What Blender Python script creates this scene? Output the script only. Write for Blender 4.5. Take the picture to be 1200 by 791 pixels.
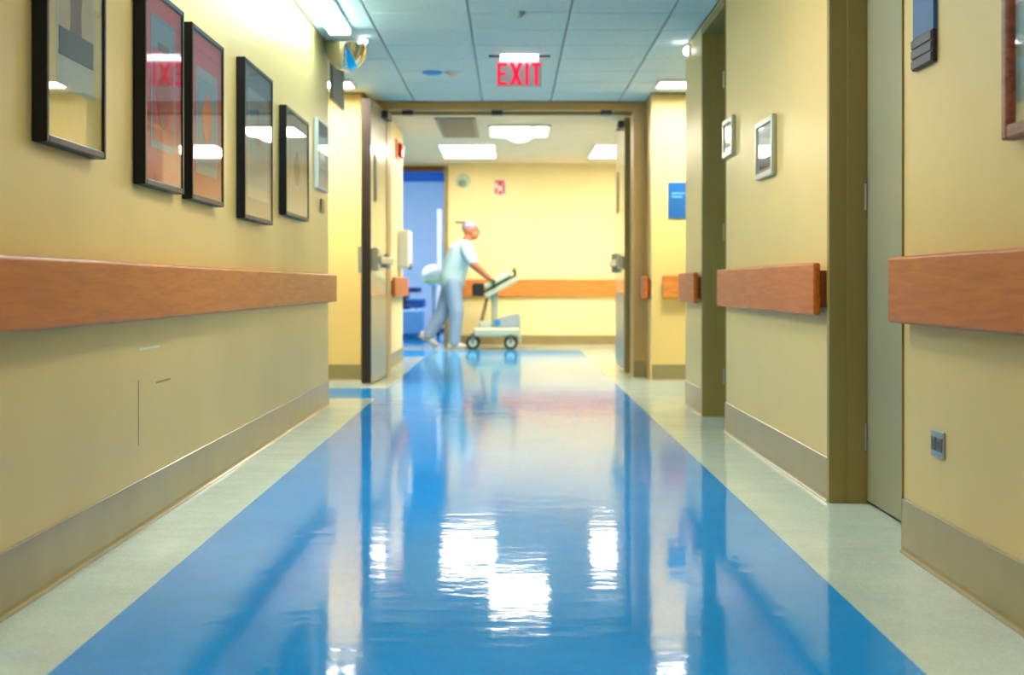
import bpy, bmesh, math, random
from mathutils import Vector, Matrix

random.seed(7)
scene = bpy.context.scene
COL = scene.collection
for o in list(bpy.data.objects):
    bpy.data.objects.remove(o, do_unlink=True)

# ---------------------------------------------------------------- camera
# x to the right, y down the corridor, z up, metres; the lens stands at x = 0, y = 0
CAM_H = 0.82
cam_data = bpy.data.cameras.new('camera')
cam_data.sensor_width = 36.0
cam_data.lens = 48.0
cam_data.shift_x = 2.0 / 1200.0
cam_data.shift_y = -61.5 / 1200.0
cam_data.clip_start = 0.05
cam_data.dof.use_dof = True
cam_data.dof.focus_distance = 4.6
cam_data.dof.aperture_fstop = 3.2
cam = bpy.data.objects.new('camera', cam_data)
cam.location = (0, 0, CAM_H)
cam.rotation_euler = (math.radians(90), 0, 0)
COL.objects.link(cam)
scene.camera = cam

# ---------------------------------------------------------------- world, exposure
world = bpy.data.worlds.new('world')
scene.world = world
world.use_nodes = True
world.node_tree.nodes['Background'].inputs[0].default_value = (0.5, 0.6, 0.7, 1)
world.node_tree.nodes['Background'].inputs[1].default_value = 0.05
vs = scene.view_settings
vs.view_transform = 'Standard'
vs.look = 'None'
vs.gamma = 1.0
vs.use_curve_mapping = False
vs.exposure = 0.58
scene.cycles.use_denoising = True
scene.cycles.max_bounces = 10
scene.cycles.diffuse_bounces = 6
scene.cycles.sample_clamp_indirect = 8.0

FILL_LAMP = (1.0, 0.95, 0.84)      # added unseen panels that brighten the near corridor
NEAR_LAMP = (0.70, 1.0, 1.10)      # cool tubes of the near corridor
FAR_LAMP = (1.0, 0.90, 0.70)       # warm lamps beyond the double doors
NEAR_E, FILL_E, CROSS_E, FAR_E, BLUE_FILL_E = 14.5, 9.5, 72.0, 20.0, 15.0

# ---------------------------------------------------------------- materials
def srgb(r, g, b):
    f = lambda c: (c / 255 / 12.92) if c / 255 <= 0.04045 else ((c / 255 + 0.055) / 1.055) ** 2.4
    return (f(r), f(g), f(b), 1.0)

def mat(name, col, rough=0.5, metal=0.0, coat=0.0, coat_rough=0.1, var=0.06, scale=6.0, bump=0.0, bump_scale=40.0,
        emit=None, estr=0.0, spec=0.5, stretch=(1, 1, 1)):
    m = bpy.data.materials.new(name)
    m.use_nodes = True
    nt = m.node_tree
    b = nt.nodes['Principled BSDF']
    b.inputs['Roughness'].default_value = rough
    b.inputs['Metallic'].default_value = metal
    b.inputs['Coat Weight'].default_value = coat
    b.inputs['Coat Roughness'].default_value = coat_rough
    b.inputs['Specular IOR Level'].default_value = spec
    tc = nt.nodes.new('ShaderNodeTexCoord')
    mp = nt.nodes.new('ShaderNodeMapping')
    mp.inputs['Scale'].default_value = stretch
    nt.links.new(tc.outputs['Object'], mp.inputs['Vector'])
    n = nt.nodes.new('ShaderNodeTexNoise')
    n.inputs['Scale'].default_value = scale
    n.inputs['Detail'].default_value = 5
    nt.links.new(mp.outputs[0], n.inputs['Vector'])
    r = nt.nodes.new('ShaderNodeValToRGB')
    c = col
    r.color_ramp.elements[0].position = 0.3
    r.color_ramp.elements[1].position = 0.7
    r.color_ramp.elements[0].color = (c[0] * (1 - var), c[1] * (1 - var), c[2] * (1 - var), 1)
    r.color_ramp.elements[1].color = (min(1, c[0] * (1 + var)), min(1, c[1] * (1 + var)), min(1, c[2] * (1 + var)), 1)
    nt.links.new(n.outputs['Fac'], r.inputs['Fac'])
    nt.links.new(r.outputs['Color'], b.inputs['Base Color'])
    if bump:
        n2 = nt.nodes.new('ShaderNodeTexNoise')
        n2.inputs['Scale'].default_value = bump_scale
        n2.inputs['Detail'].default_value = 3
        nt.links.new(mp.outputs[0], n2.inputs['Vector'])
        bp = nt.nodes.new('ShaderNodeBump')
        bp.inputs['Strength'].default_value = 1.0
        bp.inputs['Distance'].default_value = bump
        nt.links.new(n2.outputs['Fac'], bp.inputs['Height'])
        nt.links.new(bp.outputs[0], b.inputs['Normal'])
        if coat:
            nt.links.new(bp.outputs[0], b.inputs['Coat Normal'])
    if emit:
        b.inputs['Emission Color'].default_value = (*emit[:3], 1)
        b.inputs['Emission Strength'].default_value = estr
    return m

def wood(name, dark, light, axis):
    m = bpy.data.materials.new(name)
    m.use_nodes = True
    nt = m.node_tree
    b = nt.nodes['Principled BSDF']
    tc = nt.nodes.new('ShaderNodeTexCoord')
    mp = nt.nodes.new('ShaderNodeMapping')
    mp.inputs['Scale'].default_value = (1.2 if axis == 0 else 14, 1.2 if axis == 1 else 14, 14)
    nt.links.new(tc.outputs['Object'], mp.inputs['Vector'])
    n = nt.nodes.new('ShaderNodeTexNoise')
    n.inputs['Scale'].default_value = 3.5
    n.inputs['Detail'].default_value = 9
    n.inputs['Distortion'].default_value = 0.7
    nt.links.new(mp.outputs[0], n.inputs['Vector'])
    r = nt.nodes.new('ShaderNodeValToRGB')
    r.color_ramp.elements[0].position = 0.32
    r.color_ramp.elements[1].position = 0.66
    r.color_ramp.elements[0].color = dark
    r.color_ramp.elements[1].color = light
    nt.links.new(n.outputs['Fac'], r.inputs['Fac'])
    nt.links.new(r.outputs['Color'], b.inputs['Base Color'])
    b.inputs['Roughness'].default_value = 0.45
    b.inputs['Coat Weight'].default_value = 0.15
    b.inputs['Coat Roughness'].default_value = 0.22
    return m

def floor_mat(name, col, rough):
    m = bpy.data.materials.new(name)
    m.use_nodes = True
    nt = m.node_tree
    b = nt.nodes['Principled BSDF']
    tc = nt.nodes.new('ShaderNodeTexCoord')
    n = nt.nodes.new('ShaderNodeTexNoise')
    n.inputs['Scale'].default_value = 3.0
    n.inputs['Detail'].default_value = 8
    n.inputs['Roughness'].default_value = 0.75
    nt.links.new(tc.outputs['Object'], n.inputs['Vector'])
    r = nt.nodes.new('ShaderNodeValToRGB')
    r.color_ramp.elements[0].position = 0.3
    r.color_ramp.elements[1].position = 0.72
    r.color_ramp.elements[0].color = (col[0] * 0.9, col[1] * 0.9, col[2] * 0.92, 1)
    r.color_ramp.elements[1].color = (col[0] * 1.1 + 0.004, min(1, col[1] * 1.1), min(1, col[2] * 1.06), 1)
    nt.links.new(n.outputs['Fac'], r.inputs['Fac'])
    v = nt.nodes.new('ShaderNodeTexNoise')             # fine speckle of the vinyl chips
    v.inputs['Scale'].default_value = 160
    v.inputs['Detail'].default_value = 2
    nt.links.new(tc.outputs['Object'], v.inputs['Vector'])
    vr = nt.nodes.new('ShaderNodeMapRange')
    vr.inputs['From Min'].default_value = 0.35
    vr.inputs['From Max'].default_value = 0.75
    vr.inputs['To Min'].default_value = 0.94
    vr.inputs['To Max'].default_value = 1.14
    nt.links.new(v.outputs['Fac'], vr.inputs['Value'])
    mx = nt.nodes.new('ShaderNodeVectorMath')
    mx.operation = 'SCALE'
    nt.links.new(r.outputs['Color'], mx.inputs[0])
    nt.links.new(vr.outputs[0], mx.inputs['Scale'])
    nt.links.new(mx.outputs[0], b.inputs['Base Color'])
    # waxed, slightly wavy surface
    w1 = nt.nodes.new('ShaderNodeTexNoise')
    w1.inputs['Scale'].default_value = 6.5
    w1.inputs['Detail'].default_value = 4.0
    w1.inputs['Roughness'].default_value = 0.52
    mp = nt.nodes.new('ShaderNodeMapping')
    mp.inputs['Scale'].default_value = (0.7, 1.5, 1)
    nt.links.new(tc.outputs['Object'], mp.inputs['Vector'])
    nt.links.new(mp.outputs[0], w1.inputs['Vector'])
    bp = nt.nodes.new('ShaderNodeBump')
    bp.inputs['Strength'].default_value = 1.0
    bp.inputs['Distance'].default_value = 0.0013
    nt.links.new(w1.outputs['Fac'], bp.inputs['Height'])
    nt.links.new(bp.outputs[0], b.inputs['Normal'])
    b.inputs['Roughness'].default_value = rough
    b.inputs['IOR'].default_value = 1.19
    return m

def glass_mat(name, tint=(1, 1, 1, 1)):
    m = bpy.data.materials.new(name)
    m.use_nodes = True
    nt = m.node_tree
    nt.nodes.remove(nt.nodes['Principled BSDF'])
    out = nt.nodes['Material Output']
    t = nt.nodes.new('ShaderNodeBsdfTransparent')
    t.inputs[0].default_value = tint
    g = nt.nodes.new('ShaderNodeBsdfGlossy')
    g.inputs['Roughness'].default_value = 0.02
    lw = nt.nodes.new('ShaderNodeLayerWeight')          # Schlick reflectance, the same from both sides of a pane
    lw.inputs['Blend'].default_value = 0.5
    pw = nt.nodes.new('ShaderNodeMath')
    pw.operation = 'POWER'
    pw.inputs[1].default_value = 5.0
    nt.links.new(lw.outputs['Facing'], pw.inputs[0])
    fr = nt.nodes.new('ShaderNodeMath')
    fr.operation = 'MULTIPLY_ADD'
    fr.inputs[1].default_value = 0.6
    fr.inputs[2].default_value = 0.03
    nt.links.new(pw.outputs[0], fr.inputs[0])
    mix = nt.nodes.new('ShaderNodeMixShader')
    nt.links.new(fr.outputs[0], mix.inputs[0])
    nt.links.new(t.outputs[0], mix.inputs[1])
    nt.links.new(g.outputs[0], mix.inputs[2])
    nt.links.new(mix.outputs[0], out.inputs['Surface'])
    return m

def lamp_mat(name, col, strength):
    return mat(name, (0.9, 0.9, 0.88), 0.4, emit=col, estr=strength, var=0.01)

M = {}
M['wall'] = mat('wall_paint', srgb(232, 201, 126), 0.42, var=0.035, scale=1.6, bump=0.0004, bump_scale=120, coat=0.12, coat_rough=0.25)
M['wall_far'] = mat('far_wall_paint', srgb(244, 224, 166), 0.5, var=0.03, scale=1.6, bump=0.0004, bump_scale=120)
M['base'] = mat('cove_base_vinyl', srgb(146, 132, 90), 0.32, var=0.08, scale=5, coat=0.25, coat_rough=0.15)
M['ceil'] = mat('ceiling_tile', srgb(216, 234, 232), 0.85, var=0.05, scale=30, bump=0.0008, bump_scale=260)
M['ceil_grid'] = mat('ceiling_grid', srgb(150, 164, 164), 0.6, var=0.03)
M['ceil_far'] = mat('far_ceiling_plaster', srgb(228, 214, 184), 0.85, var=0.04, scale=4)
M['floor_pale'] = floor_mat('pale_vinyl', srgb(198, 214, 206), 0.07)
M['floor_blue'] = floor_mat('blue_vinyl', srgb(0, 152, 236), 0.06)
M['rail'] = wood('handrail_wood', srgb(182, 84, 0), srgb(206, 106, 4), 1)
M['rail_x'] = wood('handrail_wood_across', srgb(196, 110, 36), srgb(226, 142, 58), 0)
M['rail_dark'] = wood('handrail_bracket_wood', srgb(120, 56, 18), srgb(150, 78, 28), 1)
M['frame_khaki'] = mat('khaki_door_frame', srgb(150, 130, 72), 0.42, var=0.05, scale=3)
M['door'] = mat('grey_green_door', srgb(156, 154, 124), 0.45, var=0.05, scale=3)
M['jamb'] = mat('tan_door_jamb', srgb(196, 156, 92), 0.4, var=0.05, scale=3)
M['leaf_edge'] = mat('dark_brown_door_edge', srgb(40, 24, 14), 0.6, var=0.1, scale=8)
M['leaf'] = mat('cream_door_leaf', srgb(216, 200, 150), 0.25, coat=0.6, coat_rough=0.06, var=0.04)
M['steel'] = mat('brushed_steel', srgb(176, 182, 180), 0.32, metal=0.9, var=0.05, scale=20, stretch=(1, 1, 0.1))
M['chrome'] = mat('chrome', srgb(225, 228, 228), 0.04, metal=1.0, var=0.01)
M['black'] = mat('black_gloss_wood', srgb(12, 11, 13), 0.4, var=0.1, spec=0.3)
M['dark'] = mat('dark_grey', srgb(52, 52, 54), 0.5, var=0.08)
M['grey'] = mat('mid_grey', srgb(106, 108, 106), 0.5, var=0.05)
M['white'] = mat('white_plastic', srgb(232, 232, 226), 0.4, var=0.02)
M['glass'] = glass_mat('picture_glass')
M['red_wood'] = wood('red_brown_frame', srgb(110, 52, 34), srgb(160, 84, 58), 1)
M['blue_sign'] = mat('blue_sign', srgb(10, 88, 156), 0.4, var=0.05, scale=4)
M['pale_print'] = mat('pale_print', srgb(170, 205, 230), 0.5, var=0.02)
M['slot'] = mat('slate_slot', srgb(70, 70, 86), 0.45, var=0.05)
M['slot_dark'] = mat('slot_gap', srgb(20, 22, 40), 0.5, var=0.05)
M['red'] = mat('alarm_red', srgb(214, 34, 22), 0.4, var=0.05)
M['orange'] = mat('orange_plate', srgb(236, 132, 56), 0.45, var=0.05)
M['near_lamp'] = lamp_mat('near_tube_glow', NEAR_LAMP, NEAR_E)
M['fill_lamp'] = lamp_mat('added_fill_glow', FILL_LAMP, FILL_E)
M['cross_lamp'] = lamp_mat('side_passage_glow', (1.0, 0.97, 0.8), CROSS_E)
M['far_lamp'] = lamp_mat('far_lamp_glow', FAR_LAMP, FAR_E)
M['blue_fill_lamp'] = lamp_mat('blue_room_fill_glow', (1.0, 0.98, 0.92), BLUE_FILL_E)
M['dome_lamp'] = lamp_mat('dome_glow', (1, 1, 1), 8.0)
M['exit_glow'] = lamp_mat('exit_housing_glow', (1.0, 0.97, 0.97), 3.0)
M['exit_red'] = mat('exit_red', srgb(214, 20, 60), 0.4, emit=srgb(225, 16, 62), estr=0.75, var=0.02)
M['blue_wall'] = mat('blue_room_wall', srgb(204, 222, 232), 0.6, var=0.03)
M['blue_band'] = mat('blue_room_band', srgb(36, 118, 196), 0.6, var=0.03)
M['scuff_pale'] = mat('pale_scuff', srgb(240, 236, 214), 0.7)
M['scuff_dark'] = mat('dark_scuff', srgb(158, 138, 92), 0.7)

# ---------------------------------------------------------------- helpers
def BM():
    return bmesh.new()

def box(bm, x0, x1, y0, y1, z0, z1, bev=0.0, seg=2):
    r = bmesh.ops.create_cube(bm, size=1.0)
    vs_ = r['verts']
    sx, sy, sz = x1 - x0, y1 - y0, z1 - z0
    for v in vs_:
        v.co = Vector(((x0 + x1) / 2 + v.co.x * sx, (y0 + y1) / 2 + v.co.y * sy, (z0 + z1) / 2 + v.co.z * sz))
    if bev:
        es = list({e for v in vs_ for e in v.link_edges})
        bmesh.ops.bevel(bm, geom=es, offset=bev, segments=seg, affect='EDGES', profile=0.5)
    return bm

def bx(*a, **k):
    return box(BM(), *a, **k)

def frame_of(d):
    d = Vector(d).normalized()
    u = d.cross(Vector((0, 0, 1)))
    if u.length < 1e-3:
        u = Vector((1, 0, 0))
    u.normalize()
    return d, u, u.cross(d)

def tube(bm, pts, rad, n=10, cap=True):
    pts = [Vector(p) for p in pts]
    rad = rad if isinstance(rad, (list, tuple)) else [rad] * len(pts)
    rings = []
    prev_u = None
    for i, p in enumerate(pts):
        d = (pts[min(i + 1, len(pts) - 1)] - pts[max(i - 1, 0)])
        d, u, v = frame_of(d)
        if prev_u is not None:
            u = (prev_u - d * prev_u.dot(d)).normalized()
            v = u.cross(d)
        prev_u = u
        rings.append([bm.verts.new(p + (u * math.cos(2 * math.pi * k / n) + v * math.sin(2 * math.pi * k / n)) * rad[i]) for k in range(n)])
    for a, b in zip(rings, rings[1:]):
        for k in range(n):
            bm.faces.new((a[k], a[(k + 1) % n], b[(k + 1) % n], b[k]))
    if cap:
        bm.faces.new(rings[0][::-1])
        bm.faces.new(rings[-1])
    return bm

def loft(bm, rings, n=20):
    """rings: (centre, half-size along x, half-size along y, tilt about y in radians)"""
    rr = []
    for c, rx, ry, t in rings:
        c = Vector(c)
        ring = []
        for k in range(n):
            a = 2 * math.pi * k / n
            lx = rx * math.cos(a)
            ring.append(bm.verts.new(c + Vector((lx * math.cos(t), ry * math.sin(a), -lx * math.sin(t)))))
        rr.append(ring)
    for a, b in zip(rr, rr[1:]):
        for k in range(n):
            bm.faces.new((a[k], a[(k + 1) % n], b[(k + 1) % n], b[k]))
    bm.faces.new(rr[0][::-1])
    bm.faces.new(rr[-1])
    return bm

def ball(bm, c, r, seg=16):
    rr = r if isinstance(r, (list, tuple)) else (r, r, r)
    q = bmesh.ops.create_uvsphere(bm, u_segments=seg, v_segments=max(6, seg // 2), radius=1.0)
    for v in q['verts']:
        v.co = Vector((c[0] + v.co.x * rr[0], c[1] + v.co.y * rr[1], c[2] + v.co.z * rr[2]))
    return bm

def disc(bm, c, axis, r, t, n=24):
    a = Vector(axis).normalized()
    c = Vector(c)
    return tube(bm, [c - a * t / 2, c + a * t / 2], r, n)

def prism(bm, pts2, plane, a0, a1):
    """extrude an outline; plane 'xz' -> along y, 'yz' -> along x, 'xy' -> along z"""
    def P(p, a):
        return {'xz': (p[0], a, p[1]), 'yz': (a, p[0], p[1]), 'xy': (p[0], p[1], a)}[plane]
    A = [bm.verts.new(P(p, a0)) for p in pts2]
    B = [bm.verts.new(P(p, a1)) for p in pts2]
    n = len(pts2)
    for k in range(n):
        bm.faces.new((A[k], A[(k + 1) % n], B[(k + 1) % n], B[k]))
    bm.faces.new(A[::-1])
    bm.faces.new(B)
    return bm

def remesh(bm, voxel, smooth_it=4):
    me = bpy.data.meshes.new('temporary')
    bmesh.ops.recalc_face_normals(bm, faces=bm.faces[:])
    bm.to_mesh(me)
    bm.free()
    o = bpy.data.objects.new('temporary', me)
    COL.objects.link(o)
    r = o.modifiers.new('r', 'REMESH')
    r.mode = 'VOXEL'
    r.voxel_size = voxel
    s = o.modifiers.new('s', 'SMOOTH')
    s.iterations = smooth_it
    s.factor = 0.5
    dg = bpy.context.evaluated_depsgraph_get()
    me2 = bpy.data.meshes.new_from_object(o.evaluated_get(dg))
    bpy.data.objects.remove(o, do_unlink=True)
    out = BM()
    out.from_mesh(me2)
    bpy.data.meshes.remove(me2)
    return out

def wloc(o):
    v = Vector((0, 0, 0))
    while o is not None:
        v += o.location
        o = o.parent
    return v

def obj(name, bm, m, parent=None, smooth=False, label=None):
    """link one bmesh, given in world coordinates, as ONE mesh object"""
    bmesh.ops.recalc_face_normals(bm, faces=bm.faces[:])
    if parent is None:
        xs = [v.co for v in bm.verts]
        org = Vector(((min(c.x for c in xs) + max(c.x for c in xs)) / 2, (min(c.y for c in xs) + max(c.y for c in xs)) / 2, min(c.z for c in xs)))
    else:
        org = wloc(parent)
    for v in bm.verts:
        v.co -= org
    if smooth:
        for f in bm.faces:
            f.smooth = True
    me = bpy.data.meshes.new(name)
    bm.to_mesh(me)
    bm.free()
    me.materials.append(M[m] if isinstance(m, str) else m)
    o = bpy.data.objects.new(name, me)
    COL.objects.link(o)
    if parent is None:
        o.location = org
    else:
        o.parent = parent
    if label:
        o['label'] = label
    return o

def tag(o, label, cat, group=None, kind=None):
    o['label'] = label
    o['category'] = cat
    if group:
        o['group'] = group
    if kind:
        o['kind'] = kind
    return o

def thing(name, label, cat, loc, group=None, kind=None):
    o = bpy.data.objects.new(name, None)
    o.empty_display_size = 0.1
    COL.objects.link(o)
    o.location = loc
    return tag(o, label, cat, group, kind)

def struct(name, bm, m, label, cat):
    return tag(obj(name, bm, m), label, cat, kind='structure')

# ================================================================ THE SETTING
XL, XR = -1.25, 1.21               # corridor walls
CZ = 2.46                          # ceiling height
Y0 = -4.0                          # the corridor ends behind the viewer
YX0, YX1 = 9.38, 11.70             # side passage that crosses the corridor
YD = 12.2                          # double doorway
YT0, YT1 = 14.9, 18.5              # far lobby
SIDE = 4.2                         # how far the side passages run

# ---- floor: pale field with a blue runner inlaid
XB0, XB1 = -0.975, 0.876
def is_blue(x, y):
    if XB0 < x < XB1 and y < 17.2:
        return True
    if x < XB0 and 9.88 < y < 10.85:
        return True
    if x < XB0 and 15.6 < y < 17.2:
        return True
    if x < -0.6 and y > 18.6:
        return True
    return False
fx = [-5.4, XB0, -0.6, XB1, 5.2]
fy = [Y0 - .1, 9.88, 10.85, 15.6, 17.2, 18.6, 26.4]
pale, blue = BM(), BM()
for i in range(len(fx) - 1):
    for j in range(len(fy) - 1):
        x0, x1, y0, y1 = fx[i], fx[i + 1], fy[j], fy[j + 1]
        t = blue if is_blue((x0 + x1) / 2, (y0 + y1) / 2) else pale
        box(t, x0, x1, y0, y1, -0.06, 0.0)
floor = struct('floor', pale, 'floor_pale', 'pale grey-green waxed vinyl floor along the corridor edges', 'floor')
obj('blue_runner', blue, 'floor_blue', floor, label='broad glossy blue vinyl runner down the middle of the floor')

# ---- ceiling of the near corridor: lay-in tiles in a grid
TX = [-1.47, -0.86, -0.25, 0.36, 0.97, 1.58]
TY0, TYS = 12.18, 0.565
ceiling = struct('ceiling', bx(XL - SIDE, XR + SIDE, Y0 - .1, YD + .3, CZ + 0.012, CZ + 0.1), 'ceil_grid',
                 'suspended ceiling of teal-grey lay-in tiles over the corridor', 'ceiling')
tile_me = {}
def ctile(x0, x1, y0, y1):
    g = 0.006
    w, l = round(x1 - x0 - 2 * g, 3), round(y1 - y0 - 2 * g, 3)
    if (w, l) not in tile_me:
        b = bx(-w / 2, w / 2, -l / 2, l / 2, 0, 0.0115, bev=0.004, seg=1)
        me = bpy.data.meshes.new('ceiling_tile')
        b.to_mesh(me)
        b.free()
        me.materials.append(M['ceil'])
        tile_me[(w, l)] = me
    o = bpy.data.objects.new('ceiling_tile', tile_me[(w, l)])
    COL.objects.link(o)
    o.parent = ceiling
    o.location = Vector(((x0 + x1) / 2, (y0 + y1) / 2, CZ)) - ceiling.location
rows = 22
for j in range(rows):
    y1 = TY0 - j * TYS
    y0 = y1 - TYS
    yc = (y0 + y1) / 2
    inx = YX0 - 0.1 < yc < YX1 + 0.1
    for i in range(5):
        x0, x1 = TX[i], TX[i + 1]
        if not inx:
            x0, x1 = max(x0, XL), min(x1, XR)
        ctile(x0, x1, y0, y1)
    if inx:
        for k in range(2):
            ctile(TX[0] - .61 * (k + 1), TX[0] - .61 * k, y0, y1)
            ctile(TX[-1] + .61 * k, TX[-1] + .61 * (k + 1), y0, y1)
# plain ceiling outside the tiled part
obj('plain_ceiling', bx(XL, XR, Y0, TY0 - rows * TYS, CZ, CZ + 0.0115), 'ceil', ceiling)
struct('ceiling_lobby', bx(-5.4, 5.2, YD + .3, YT1 + .1, CZ, CZ + 0.1), 'ceil_far', 'warm beige ceiling of the lobby beyond the double doors', 'ceiling')

# ---- walls
struct('wall_left', bx(XL - .16, XL, Y0, YX0, 0, CZ), 'wall', 'long cream-yellow wall hung with framed pictures', 'wall')
struct('wall_back', bx(XL - .16, XR + .4, Y0 - .12, Y0, 0, CZ), 'wall', 'yellow wall closing the corridor behind the viewer', 'wall')
struct('wall_side_left', bx(XL - SIDE, XL - .16, YX0 - .16, YX0, 0, CZ), 'wall', 'wall of the left side passage nearer the viewer', 'wall')
struct('wall_passage_left', bx(XL - SIDE, -1.28, YX1, YX1 + .16, 0, CZ), 'wall', 'pale yellow wall of the left side passage beside the dark door edge', 'wall')
struct('wall_passage_end_left', bx(XL - SIDE - .1, XL - SIDE, YX0 - .16, YX1 + .16, 0, CZ), 'wall', 'end wall of the left side passage', 'wall')
D1 = (4.20, 5.135)                 # the two doorways in the right wall
D2 = (7.66, 8.53)
HEAD = 2.385
struct('wall_right_near', bx(XR, XR + .30, Y0, D1[0], 0, CZ), 'wall', 'yellow wall with the red-brown framed picture and the outlet', 'wall')
struct('wall_right_middle', bx(XR, XR + .30, D1[1], D2[0], 0, CZ), 'wall', 'yellow wall between the two recessed doors', 'wall')
struct('wall_right_far', bx(XR, XR + .30, D2[1], YX0 + .04, 0, CZ), 'wall', 'short yellow wall between the second door and the side passage', 'wall')
struct('wall_side_right', bx(XR + .30, XR + SIDE, YX0 - .12, YX0 + .04, 0, CZ), 'wall', 'wall of the right side passage nearer the viewer', 'wall')
struct('wall_passage_right', bx(XR, XR + SIDE, YX1, YX1 + .16, 0, CZ), 'wall', 'bright yellow wall of the right side passage carrying a blue sign', 'wall')
struct('wall_passage_end_right', bx(XR + SIDE, XR + SIDE + .1, YX0 - .12, YX1 + .16, 0, CZ), 'wall', 'end wall of the right side passage', 'wall')
# short walls between side passage and double doorway
struct('wall_vestibule_left', bx(-1.44, -1.28, YX1 + .16, YD, 0, CZ), 'wall', 'short wall behind the left double-door leaf', 'wall')
struct('wall_vestibule_right', bx(XR, XR + .16, YX1 + .16, YD, 0, CZ), 'jamb', 'short tan wall beside the right double-door leaf', 'wall')
# beyond the doors
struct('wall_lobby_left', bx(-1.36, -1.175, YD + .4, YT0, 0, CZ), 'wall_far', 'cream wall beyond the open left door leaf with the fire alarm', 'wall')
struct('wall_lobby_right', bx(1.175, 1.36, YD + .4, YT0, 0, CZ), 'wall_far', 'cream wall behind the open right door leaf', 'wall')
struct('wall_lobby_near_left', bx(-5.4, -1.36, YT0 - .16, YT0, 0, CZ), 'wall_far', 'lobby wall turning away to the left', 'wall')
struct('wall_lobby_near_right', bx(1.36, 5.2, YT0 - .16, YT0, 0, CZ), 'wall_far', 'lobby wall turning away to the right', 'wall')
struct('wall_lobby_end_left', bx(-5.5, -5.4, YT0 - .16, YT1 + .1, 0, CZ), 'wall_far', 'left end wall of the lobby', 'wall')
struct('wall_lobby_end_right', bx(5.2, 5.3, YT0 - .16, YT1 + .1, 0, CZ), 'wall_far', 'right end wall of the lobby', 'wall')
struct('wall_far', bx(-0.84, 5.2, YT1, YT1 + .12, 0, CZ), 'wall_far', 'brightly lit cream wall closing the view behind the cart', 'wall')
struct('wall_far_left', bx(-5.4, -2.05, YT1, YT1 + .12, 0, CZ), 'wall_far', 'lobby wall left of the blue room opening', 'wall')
# blue room
struct('wall_blue_room', bx(-5.4, -0.6, 26.2, 26.4, 0, 2.8), 'blue_wall', 'light blue back wall of the room beyond the opening', 'wall')
struct('trim_1', bx(-5.4, -0.6, 26.2, 26.4, 2.8, 3.2), 'blue_band', 'deeper blue band above the light blue room wall', 'trim')
struct('wall_blue_room_right', bx(-0.72, -0.6, YT1 + .12, 26.2, 0, 3.2), 'blue_wall', 'right side wall of the blue room', 'wall')
struct('wall_blue_room_left', bx(-5.5, -5.4, YT1 + .12, 26.4, 0, 3.2), 'blue_wall', 'left side wall of the blue room', 'wall')
struct('wall_blue_room_header', bx(-5.4, -0.6, YT1 + .1, YT1 + .13, CZ, 3.2), 'blue_wall', 'strip of wall above the blue room opening', 'wall')
struct('ceiling_blue_room', bx(-5.5, -0.6, YT1 + .12, 26.4, 3.2, 3.3), 'blue_wall', 'ceiling of the blue room', 'ceiling')

# ---- cove bases: an upright strip whose foot curves out onto the floor
def base_along_y(name, x, s, y0, y1, label, h=0.165, m='base', ends=False):
    """s: +1 base stands on the +x side of the wall face"""
    t = 0.006
    prof = [(0.0008, 0), (0.016, 0), (0.016, 0.002), (0.012, 0.005), (0.009, 0.010), (t, 0.020), (t, h - 0.003), (t - 0.003, h), (0.0008, h)]
    b = prism(BM(), [(x + s * p[0], p[1]) for p in prof], 'xz', y0, y1)
    return struct(name, b, m, label, 'baseboard')
def base_along_x(name, y, s, x0, x1, label, h=0.165, m='base'):
    t = 0.006
    prof = [(0.0008, 0), (0.016, 0), (0.016, 0.002), (0.012, 0.005), (0.009, 0.010), (t, 0.020), (t, h - 0.003), (t - 0.003, h), (0.0008, h)]
    b = prism(BM(), [(y + s * p[0], p[1]) for p in prof], 'yz', x0, x1)
    return struct(name, b, m, label, 'baseboard')
base_along_y('baseboard_left', XL, 1, Y0, YX0, 'long khaki cove base along the picture wall')
base_along_y('baseboard_right_near', XR, -1, Y0, D1[0] - .004, 'khaki cove base under the outlet')
base_along_y('baseboard_right_middle', XR, -1, D1[1] + .035, D2[0] - .004, 'khaki cove base between the two recessed doors')
base_along_y('baseboard_right_far', XR, -1, D2[1] + .035, YX0 + .04, 'khaki cove base on the short wall by the side passage')
base_along_x('baseboard_passage_left', YX1, -1, XL - SIDE, -1.28, 'khaki cove base in the left side passage', h=0.14)
base_along_x('baseboard_passage_right', YX1, -1, XR, XR + SIDE, 'khaki cove base under the blue wall sign', h=0.14)
base_along_x('baseboard_far', YT1, -1, -0.83, 5.2, 'khaki cove base along the far lobby wall', h=0.14)
base_along_y('baseboard_lobby_left', -1.175, 1, YD + .41, YT0, 'khaki cove base under the lobby fire alarm', h=0.14)

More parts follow.
